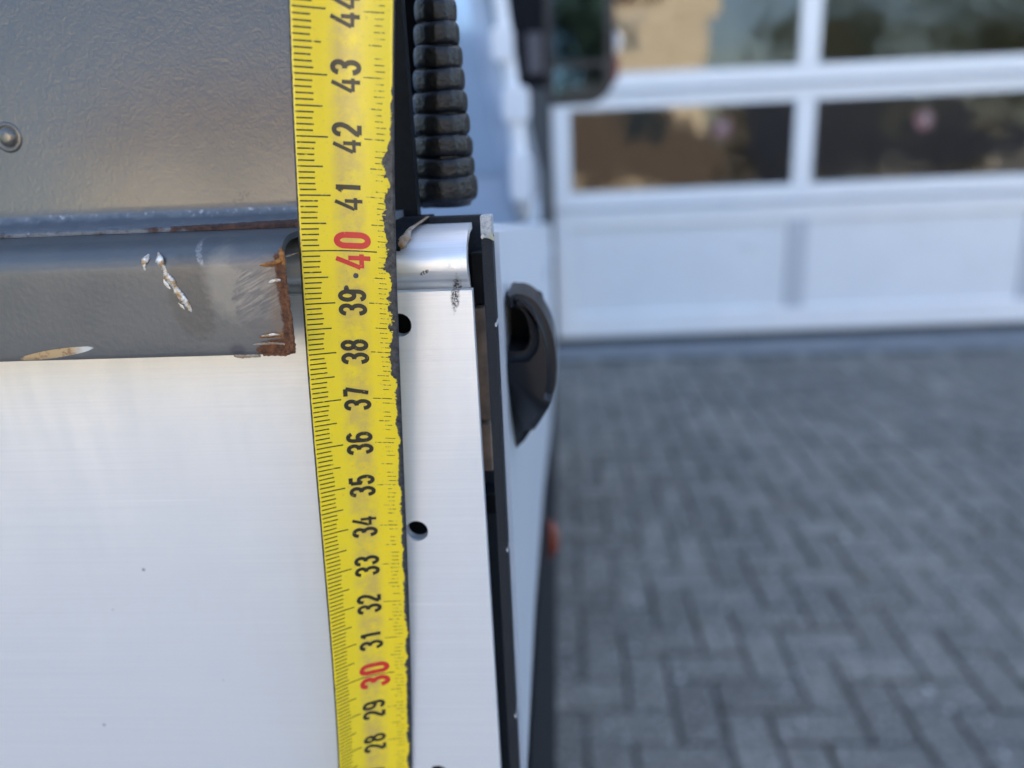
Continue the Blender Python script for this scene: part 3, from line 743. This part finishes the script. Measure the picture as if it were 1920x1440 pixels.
# slanting corner pillar with its brackets
pp = [(-58, 1288, -110, 13), (-62, 1288, -20, 14), (-66, 1288, 60, 12), (-74, 1288, 140, 11.5), (-82, 1288, 220, 11), (-110, 1290, 440, 12)]
tube('corner_pillar', [mmv(*p[:3]) for p in pp], [p[3] / 1000 for p in pp], PILLAR, CB, 14, label='white slanting corner pillar')
for (x, z0, z1, w) in ((-63, 40, 92, 21), (-69, 92, 96, 14), (-80, 128, 178, 17), (-60, -82, -8, 17)):
    xz_plate('bracket', [(x - w, z0 + 6), (x - w * .7, z0), (x + w * .8, z0), (x + w, z0 + 8), (x + w, z1 - 6), (x + w * .7, z1), (x - w * .8, z1), (x - w, z1 - 8)], 1270, 1286, PILLAR, CB, 2.0) if z1 - z0 > 10 else None
# --- wing mirror
WM = empty('wing_mirror', (0.05, 2.0, CAM_H + 0.2)); WM.parent = TK; WM.matrix_parent_inverse = inv_world(TK).inverted()
WM['label'] = 'black wing mirror with main glass above a wide-angle glass'
def rpoly(x0, x1, z0, z1, r, n=5, rl=None):
    rl = r if rl is None else rl; out = []
    for (cx, cz, a0, rr) in ((x1 - r, z1 - r, 0, r), (x0 + r, z1 - r, 90, r), (x0 + r, z0 + r, 180, r), (x1 - rl, z0 + rl, 270, rl)):
        out += [(cx + rr * math.cos(R(a0 + 90 * k / n)), cz + rr * math.sin(R(a0 + 90 * k / n))) for k in range(n + 1)]
    return out
xz_plate('housing', rpoly(-24, 142, 97, 420, 22, 6, 62), 2000, 2090, BLACKP, WM, 3)
xz_plate('main_glass', rpoly(-4, 120, 194, 400, 10), 1994, 1999.5, MIRR, WM)
xz_plate('wide_glass', rpoly(-4, 114, 112, 180, 8, 5, 40), 1994, 1999.5, MIRR, WM)
box('mirror_arm', (-118, 2010, 140), (-18, 2070, 420), NAVY, WM, bevel=0.012, mm=True)
box('arm_joint', (-70, 1996, 168), (-30, 2009, 262), m_simple('arm_grey', (0.10, 0.09, 0.10), 0.5), WM, bevel=0.006, mm=True)
tube('indicator', [mmv(140, 2030, 140), mmv(146, 2030, 160), mmv(148, 2030, 185), mmv(146, 2030, 205)], [.004, .007, .007, .004], REDL, WM, 10)
tube('rim_highlight', [mmv(143, 2030, 206), mmv(150, 2030, 222), mmv(151, 2030, 240), mmv(146, 2030, 256)], [.005, .009, .009, .005], PILLAR, WM, 10)  # white piece added as the bright highlight on the housing rim
# --- load bed, chassis, wheels
box('load_floor', (-1650, 196, -420), (-40, 1239, -395), NAVY, TK, mm=True)
box('side_board', (-1660, 192.4, -300), (-1640, 1240, -14.2), BOARD, TK, bevel=0.0025, mm=True)
box('chassis', (-1300, 210, -640), (-360, 2900, -422), NAVY, TK, bevel=0.01, mm=True)
def wheel(x, y):
    w = empty('wheel', (x, y, 0.33)); w.parent = TK; w.matrix_parent_inverse = inv_world(TK).inverted()
    def lathe(name, prof, mat):
        bm = bmesh.new(); n = 40; rings = [[bm.verts.new((a, r * math.cos(2 * math.pi * k / n), r * math.sin(2 * math.pi * k / n))) for k in range(n)] for a, r in prof]
        for a, b in zip(rings, rings[1:]):
            for k in range(n): bm.faces.new((a[k], a[(k + 1) % n], b[(k + 1) % n], b[k]))
        return link(name, bm_mesh(name, bm), mat, w, local=True, smooth=True)
    lathe('tyre', [(-.09, .19), (-.105, .22), (-.105, .29), (-.09, .32), (-.05, .33), (.05, .33), (.09, .32), (.105, .29), (.105, .22), (.09, .19)], TYRE)
    lathe('rim', [(-.08, .195), (-.05, .17), (.02, .15), (.03, .06), (.05, .05), (.05, .001)], STEEL)
for x, y in ((-0.20, 0.72), (-0.20, 2.55), (-1.46, 0.72), (-1.46, 2.55)): wheel(x, y)

# ================================================================== TAPE MEASURE
TM = empty('tape_measure', tuple(mmv(-46, 146, -170)))
tag(TM, 'worn yellow steel tape measure blade held upright against the aluminium panel', 'tape measure')
CX = [0.00228, 0.016, 0.5527, -41.59773]; CY = [0.0, -0.02, -0.45, 143.0]; CZ = [0.00091, 0.0208, 9.67181, -55.98901]
def pv_(c, s): return ((c[0] * s + c[1]) * s + c[2]) * s + c[3]
TW = [(24, 30), (28, 28), (30, 26), (32, 23), (35, 18), (37, 14), (38.5, 9), (40, 4), (42, 1), (44, 0), (50, 0)]
def lerp_t(s):
    for (a, p), (b, q) in zip(TW, TW[1:]):
        if a <= s <= b:
            f = (s - a) / (b - a); return p + (q - p) * f
    return TW[0][1] if s < TW[0][0] else TW[-1][1]
def twist(s): return sum(lerp_t(s + d) for d in (-1.5, -.75, 0, .75, 1.5)) / 5
WID = 17.6; SAG = 1.7
def blade(s, u, off=0.0):
    """s reading in cm, u across the blade from -0.5 (left) to 0.5 (right), off in mm towards the viewer"""
    q = s - 36
    C = Vector((pv_(CX, q), pv_(CY, q), pv_(CZ, q)))
    T = (Vector((pv_(CX, q + .1), pv_(CY, q + .1), pv_(CZ, q + .1))) - C).normalized()
    a = R(twist(s))
    ex = Vector((math.cos(a), math.sin(a), 0)); ex = (ex - T * ex.dot(T)).normalized()
    n = T.cross(ex).normalized()
    if n.y > 0: n = -n                      # towards the viewer
    # concave face: the middle lies deeper; small kinks where it was bent
    w = u * WID
    d = -SAG * (math.cos(math.pi * u) - 0.35)
    P = C + ex * w + n * (d + off)
    return mmv(*P)
# print and wear
def m_blade():
    t = NT('tape_yellow'); uv = t.uv(); x = t.sepx(uv)[0]; s = t.sepx(uv)[1]
    v = t.scl(uv, (17.6, 10.0, 1))      # mm on the blade
    n = t.noise(v, 0.22, 5, 0.65); f = t.noise(v, 1.2, 4, 0.7)
    # grime down the middle
    mid = t.rng(t.m_('ABSOLUTE', t.m_('SUBTRACT', x, 0.52)), 0.20, 0.08)
    gr = t.m_('MULTIPLY', mid, t.rng(n, 0.34, 0.60))
    c = t.mix(t.m_('MULTIPLY', gr, 0.8), (0.80, 0.61, 0.020), (0.52, 0.37, 0.10))
    sp = t.rng(t.noise(v, 1.7, 4, 0.7), 0.61, 0.72)
    c = t.mix(t.m_('MULTIPLY', sp, 0.55), c, (0.20, 0.15, 0.06))
    br = t.rng(t.noise(v, 0.9, 4, 0.7), 0.70, 0.78)
    c = t.mix(t.m_('MULTIPLY', br, 0.6), c, (0.35, 0.16, 0.03))
    c = t.mix(t.rng(t.noise(t.scl(v, (0.3, 1.2, 1)), 0.5, 3), 0.3, 0.7, 0.12, 0), c, (0.60, 0.50, 0.12))
    # worn-off right edge: bare dark steel with a ragged border
    zone = t.rng(t.m_('ABSOLUTE', t.m_('SUBTRACT', s, 39.6)), 2.8, 1.6, smooth=True)
    AMP = t.m_('ADD', 0.15, t.m_('MULTIPLY', zone, 0.17))
    big = t.noise(t.scl(v, (0.2, 0.22, 1)), 1.0, 4, 0.62)
    e = t.m_('ADD', x, t.m_('ADD', t.m_('MULTIPLY', t.m_('SUBTRACT', big, 0.5), AMP), t.m_('MULTIPLY', t.m_('SUBTRACT', f, 0.5), 0.085)))
    # the wear is deepest between the 42 and 38 marks
    dp = t.m_('MULTIPLY', zone, 0.05)
    tp = t.rng(s, 42.0, 43.4, 0, 0.085)
    e = t.m_('SUBTRACT', t.m_('ADD', e, dp), tp)
    worn = t.rng(e, 0.945, 0.952)
    worn = t.m_('MAXIMUM', worn, t.rng(x, 0.985, 0.99))
    # stray chips in the paint
    hs = []
    for (cu, cs, ru, rs) in ((0.455, 39.27, 0.028, 0.075), (0.56, 39.53, 0.03, 0.05), (0.50, 39.77, 0.016, 0.03)):
        dx = t.m_('DIVIDE', t.m_('SUBTRACT', x, cu), ru); ds = t.m_('DIVIDE', t.m_('SUBTRACT', s, cs), rs)
        L = t.m_('ADD', t.m_('ADD', t.m_('MULTIPLY', dx, dx), t.m_('MULTIPLY', ds, ds)), t.m_('MULTIPLY', t.m_('SUBTRACT', f, 0.5), 1.6))
        hs.append(t.rng(L, 1.05, 0.9))
    chips = t.rng(t.noise(v, 0.62, 4, 0.75), 0.80, 0.815)
    for h in hs + [chips]: worn = t.m_('MAXIMUM', worn, h)
    left = t.rng(t.m_('ADD', x, t.m_('MULTIPLY', t.m_('SUBTRACT', f, 0.5), 0.018)), 0.020, 0.014)
    sc = t.mix(t.rng(t.noise(v, 0.7, 5, 0.7), 0.35, 0.7), (0.022, 0.024, 0.030), (0.10, 0.105, 0.118))
    dark = t.m_('MAXIMUM', worn, left)
    c = t.mix(dark, c, sc)
    h = t.m_('SUBTRACT', t.m_('MULTIPLY', f, 0.12), worn)
    t.pr(col=c, rough=t.fmix(dark, 0.27, 0.42), metal=t.m_('MULTIPLY', dark, 0.5), spec=0.5, normal=t.bump(h, 0.35, 0.0004))
    return t.m
YEL = m_blade()
def m_print(name, col, wear):
    t = NT(name); v = t.mm()
    n = t.noise(v, 1.3, 5, 0.75)
    c = t.mix(t.rng(n, wear, wear + 0.05), col, (0.62, 0.49, 0.06))
    t.pr(col=c, rough=0.38); return t.m
BLK = m_print('print_black', (0.022, 0.020, 0.012), 0.635)
BLKT = m_print('print_black_ticks', (0.030, 0.026, 0.012), 0.60)
BLKF = m_print('print_black_worn', (0.045, 0.036, 0.014), 0.50)
RED = m_print('print_red', (0.56, 0.030, 0.025), 0.655)
S_LO, S_HI = 24.0, 49.5
NS, NU = 300, 24
V = []; F = []
for i in range(NS + 1):
    for k in range(NU + 1): V.append(blade(S_LO + (S_HI - S_LO) * i / NS, -0.5 + k / NU))
for i in range(NS):
    for k in range(NU):
        a = i * (NU + 1) + k; F.append((a, a + 1, a + NU + 2, a + NU + 1))
me = mesh('blade', V, F); ul = me.uv_layers.new(name='UVMap')
for p in me.polygons:
    for li in p.loop_indices:
        vi = me.loops[li].vertex_index; i, k = divmod(vi, NU + 1)
        ul.data[li].uv = (k / NU, S_LO + (S_HI - S_LO) * i / NS)
if me.polygons[0].normal.y > 0: me.flip_normals()
bl = link('blade', me, YEL, TM, smooth=True)
sm = bl.modifiers.new('thickness', 'SOLIDIFY'); sm.thickness = 0.00016; sm.offset = -1
# scale ticks: raised print on the blade
def strip(bm, pts, w, off, along):
    """flat stroke through (s,u) points; w in mm, follows the blade"""
    n = len(pts)
    def P(s, u): return blade(s, u, off)
    lr = []
    for i, (s, u) in enumerate(pts):
        a = pts[max(i - 1, 0)]; b = pts[min(i + 1, n - 1)]
        ds, du = (b[0] - a[0]) * 10, (b[1] - a[1]) * WID
        L = math.hypot(ds, du) or 1; ns, nu = -du / L, ds / L
        lr.append((bm.verts.new(P(s + ns * w / 20, u + nu * w / 2 / WID)), bm.verts.new(P(s - ns * w / 20, u - nu * w / 2 / WID))))
    for (a, b), (c, d) in zip(lr, lr[1:]): bm.faces.new((a, b, d, c))
bmL = bmesh.new(); bmR = bmesh.new(); rr = random.Random(11)
def hline(bm, s, u0, u1, w, k=6):
    strip(bm, [(s, u0 + (u1 - u0) * i / k) for i in range(k + 1)], w, 0.02, 'u')
for mmr in range(241, 494):
    s = mmr / 10.0
    if mmr % 100 == 0: hline(bmL, s, -0.478, 0.295, 0.24, 14); continue
    if mmr % 10 == 0: l0, l1, w = -0.475, -0.175 + rr.uniform(-.012, .012), 0.27; r0, r1 = 0.19, 0.40
    elif mmr % 5 == 0: l0, l1, w = -0.475, -0.225 + rr.uniform(-.01, .01), 0.27; r0, r1 = 0.245, 0.375
    else: l0, l1, w = -0.475, -0.305 + rr.uniform(-.012, .012), 0.27; r0, r1 = 0.305 + rr.uniform(-.01, .01), 0.40 + rr.uniform(-.03, .02)
    hline(bmL, s, l0 + rr.uniform(0, .012), l1, w)
    if mmr % 5 == 0 or rr.random() < 0.93: hline(bmR, s, r0, r1, 0.20 if mmr % 5 == 0 else 0.17)
def fin_print(name, bm, mat):
    for f_ in bm.faces: f_.normal_update()
    for f_ in bm.faces:
        if f_.normal.y > 0: f_.normal_flip()
    me = bpy.data.meshes.new(name); bm.to_mesh(me); bm.free()
    return link(name, me, mat, TM)
tag(fin_print('scale_ticks', bmL, BLKT), kind='stuff'); tag(fin_print('scale_ticks', bmR, BLKF), kind='stuff')
# numerals: strokes in a box x 0..1 (reading direction), y 0..1 (up)
def arc(cx, cy, rx, ry, a0, a1, n=10): return [(cx + rx * math.cos(R(a0 + (a1 - a0) * k / n)), cy + ry * math.sin(R(a0 + (a1 - a0) * k / n))) for k in range(n + 1)]
DIG = {
 '0': [arc(.5, .74, .5, .26, 0, 180) + arc(.5, .26, .5, .26, 180, 360) + [(1, .74)]],
 '1': [[(.62, 0), (.62, 1)], [(.64, .97), (.22, .74)]],
 '2': [arc(.5, .75, .5, .25, 180, -20) + [(.80, .48), (.10, .12), (0.02, 0.0)], [(0, 0), (1, 0)]],
 '3': [arc(.5, .77, .5, .23, 175, -90, 12) [:] + [(.38, .54)], arc(.5, .26, .5, .28, 90, -175, 14)],
 '4': [[(.78, 1.05), (-.12, .27)], [(-.16, .23), (1.18, .23)], [(.80, -.06), (.80, .66)]],
 '5': [[(.95, 1), (.08, 1)], [(.08, 1), (.05, .52)], arc(.5, .32, .5, .32, 150, -165, 16)],
 '6': [arc(.5, .76, .5, .24, 20, 180) + [(0, .28)], arc(.5, .29, .5, .29, 0, 360, 22)],
 '7': [[(0, 1), (1, 1)], [(1, .99), (.70, .55), (.42, 0)]],
 '8': [arc(.5, .77, .44, .23, 0, 360, 22), arc(.5, .27, .5, .27, 0, 360, 22)],
 '9': [arc(.5, .71, .5, .29, 0, 360, 22), [(1, .72)] + arc(.5, .24, .5, .24, 0, -160)],
}
def dense(p, st=0.09):
    out = [p[0]]
    for a, b in zip(p, p[1:]):
        L = math.hypot(b[0] - a[0], (b[1] - a[1]) * 2); k = max(1, int(L / st))
        out += [(a[0] + (b[0] - a[0]) * i / k, a[1] + (b[1] - a[1]) * i / k) for i in range(1, k + 1)]
    return out
def numeral(num):
    red = num % 10 == 0
    H_, Wd, st = (6.9, 2.0, 1.15) if red else (5.35, 1.6, 0.86)
    adv = 3.9 if red else 2.75
    base_u = 0.235 if red else 0.165        # foot of the digits, towards the right edge
    bm = bmesh.new(); txt = str(num); off = 0.022
    s0 = num - (adv * (len(txt) - 1) + Wd) / 20
    for ci, ch in enumerate(txt):
        for stroke in DIG[ch]:
            q = dense(stroke)
            pts = [(s0 + (ci * adv + x * Wd) / 10, base_u - (st / 2 + y * (H_ - st)) / WID) for x, y in q]
            strip(bm, pts, st * (0.78 if ch == '4' else 1.0), off, 's'); off += 0.004
    o = fin_print('printed_number', bm, RED if red else BLK)
    o['label'] = ('red' if red else 'black') + ' printed number %d on the yellow blade' % num
for num in range(25, 49): numeral(num)

# ================================================================== BEHIND THE CAMERA (seen in the panes, the mirror and the paint)
BRICKM = m_simple('sunlit_render', (0.74, 0.63, 0.47), 0.9, nscale=1.2, namt=0.12)
ROOFM = m_simple('roof_tile', (0.16, 0.07, 0.05), 0.8, nscale=3, namt=0.2)
WINM = m_simple('house_window', (0.03, 0.04, 0.05), 0.1)
def house(x0, x1, y, h, wall_m, label):
    hs = empty('house', ((x0 + x1) / 2, y - 4, 0)); tag(hs, label, 'house', 'houses across the yard')
    box('wall', (x0, y - 8, -0.06), (x1, y, h), wall_m, hs)
    bm = bmesh.new(); a = [bm.verts.new(p) for p in ((x0 - .3, y + .3, h), (x1 + .3, y + .3, h), (x1 + .3, y - 8.3, h), (x0 - .3, y - 8.3, h), (x0 - .3, y - 4, h + 2.6), (x1 + .3, y - 4, h + 2.6))]
    for f_ in ((0, 1, 5, 4), (2, 3, 4, 5), (0, 4, 3), (1, 2, 5), (3, 2, 1, 0)): bm.faces.new([a[k] for k in f_])
    link('roof', bm_mesh('roof', bm), ROOFM, hs)
    n = max(1, int((x1 - x0) / 4.0))
    for k in range(n):
        cx = x0 + (x1 - x0) * (k + .5) / n
        for zz in (1.0, 3.6):
            if zz + 1.3 < h:
                w = box('window', (cx - .45, y - .05, zz), (cx + .45, y + .03, zz + 1.25), DOORW, hs)
                for sx in (-1, 1): box('pane', (cx + sx * .21 - .18, y + .032, zz + .08), (cx + sx * .21 + .18, y + .04, zz + 1.17), WINM, w)
house(1.3, 6.0, -15.0, 5.6, BRICKM, 'sunlit ochre house across the yard behind the camera, right of the gap')
house(-11.0, -3.6, -17.0, 5.0, m_simple('tan_render', (0.84, 0.74, 0.58), 0.9, nscale=1.0, namt=0.1), 'sunlit tan house across the yard behind the camera, left of the gap')
LEAFM = NT('leaf_green'); lv_ = LEAFM.obj()
LEAFM.pr(col=LEAFM.mix(LEAFM.rng(LEAFM.noise(lv_, 2.5, 3), .3, .7), (0.045, 0.062, 0.030), (0.085, 0.11, 0.055)), rough=0.6)
LEAFM = LEAFM.m
BARK = m_simple('bark', (0.10, 0.075, 0.055), 0.9)
def tree(x, y, h, r, label, seed):
    t = empty('tree', (x, y, 0)); tag(t, label, 'tree', 'trees behind the camera')
    rnd = random.Random(seed)
    tube('trunk', [(x, y, -.1), (x + .05, y, h * .4), (x - .03, y + .05, h * .75)], [.18, .13, .05], BARK, t, 10)
    Vs, Fs = [], []
    cl = [(Vector((x, y, h * .7)) + Vector((rnd.gauss(0, 1), rnd.gauss(0, 1), rnd.gauss(0, .9))) * r * .42, r * rnd.uniform(.25, .45)) for _ in range(22)]
    for c, rc in cl:
        for _ in range(160):
            d = Vector((rnd.gauss(0, 1), rnd.gauss(0, 1), rnd.gauss(0, 1))).normalized() * rc * rnd.uniform(.6, 1.1)
            a = Vector((rnd.gauss(0, 1), rnd.gauss(0, 1), rnd.gauss(0, 1))).normalized(); b = a.cross(d).normalized()
            p = c + d; k = len(Vs); sz = rnd.uniform(.07, .14)
            Vs += [p - a * sz, p + b * sz * .5, p + a * sz, p - b * sz * .5]; Fs.append((k, k + 1, k + 2, k + 3))
    link('crown', mesh('crown', Vs, Fs), LEAFM, t)
for i, (x, y, h, r, l) in enumerate(((-9.5, -9.5, 4.6, 1.9, 'green tree on the far left behind the camera'), (8.6, -12, 5.2, 2.0, 'green tree right of the ochre house'), (0.6, -13.0, 5.4, 1.9, 'green tree between the two houses behind the camera'), (11.5, -10, 4.8, 2.0, 'outermost green tree on the right behind the camera'), (-13, -8, 4.2, 1.8, 'outermost green tree on the left behind the camera'))):
    tree(x, y, h, r, l, 40 + i)

def van(x0, x1, y, h, mat, label):
    """parked van seen side on, in the panes' reflection"""
    vn = empty('reflection_van', ((x0 + x1) / 2, y - 0.9, 0)); tag(vn, label, 'van', 'vans added behind the camera for the pane reflections')
    L = x1 - x0
    out = [(x0, .45), (x0, h * .9), (x0 + .15, h), (x0 + L * .72, h), (x0 + L * .86, h * .58), (x1 - .06, h * .5), (x1, h * .38), (x1, .35), (x0 + .1, .35)]
    bm = bmesh.new(); f = bm.faces.new([bm.verts.new((x, y, z_)) for x, z_ in out]); r = bmesh.ops.extrude_face_region(bm, geom=[f])
    for v in r['geom']:
        if isinstance(v, bmesh.types.BMVert): v.co.y = y - 1.8
    bmesh.ops.bevel(bm, geom=bm.edges[:], offset=.05, segments=2, affect='EDGES')
    link('body', bm_mesh('body', bm), mat, vn)
    box('side_window', (x0 + L * .5, y - .02, h * .58), (x0 + L * .7, y + .012, h * .9), WINM, vn, bevel=.01)
    for xw in (x0 + L * .18, x0 + L * .82):
        for yy in (y - .16, y - 1.68):
            bm = bmesh.new(); bmesh.ops.create_cone(bm, cap_ends=True, segments=24, radius1=.33, radius2=.33, depth=.22, matrix=Matrix.Translation((xw, yy, .33)) @ Matrix.Rotation(R(90), 4, 'X'))
            link('wheel', bm_mesh('wheel', bm), TYRE, vn)
van(0.0, 5.0, -9.5, 2.15, m_simple('brown_van_paint', (0.105, 0.080, 0.064), 0.35), 'dark brown van added behind the camera to darken the panes')
van(5.3, 11.8, -9.0, 2.3, m_simple('navy_van_paint', (0.012, 0.018, 0.035), 0.3), 'navy van added behind the camera to darken the panes')

FOREC = m_simple('bounce_concrete', (0.46, 0.41, 0.34), 0.9, nscale=0.7, namt=0.15)
tag(box('bounce_forecourt', (-9.0, -40.0, -0.058), (14.0, -7.004, -0.004), FOREC), kind='structure')  # pale ground added out of view for warm glow and bounce on the truck
LAWN = m_simple('lawn_grass', (0.07, 0.12, 0.03), 0.9, nscale=3, namt=0.3)
tag(box('lawn', (-45.0, -40.0, -0.058), (-9.004, -2.0, -0.002), LAWN), kind='structure')
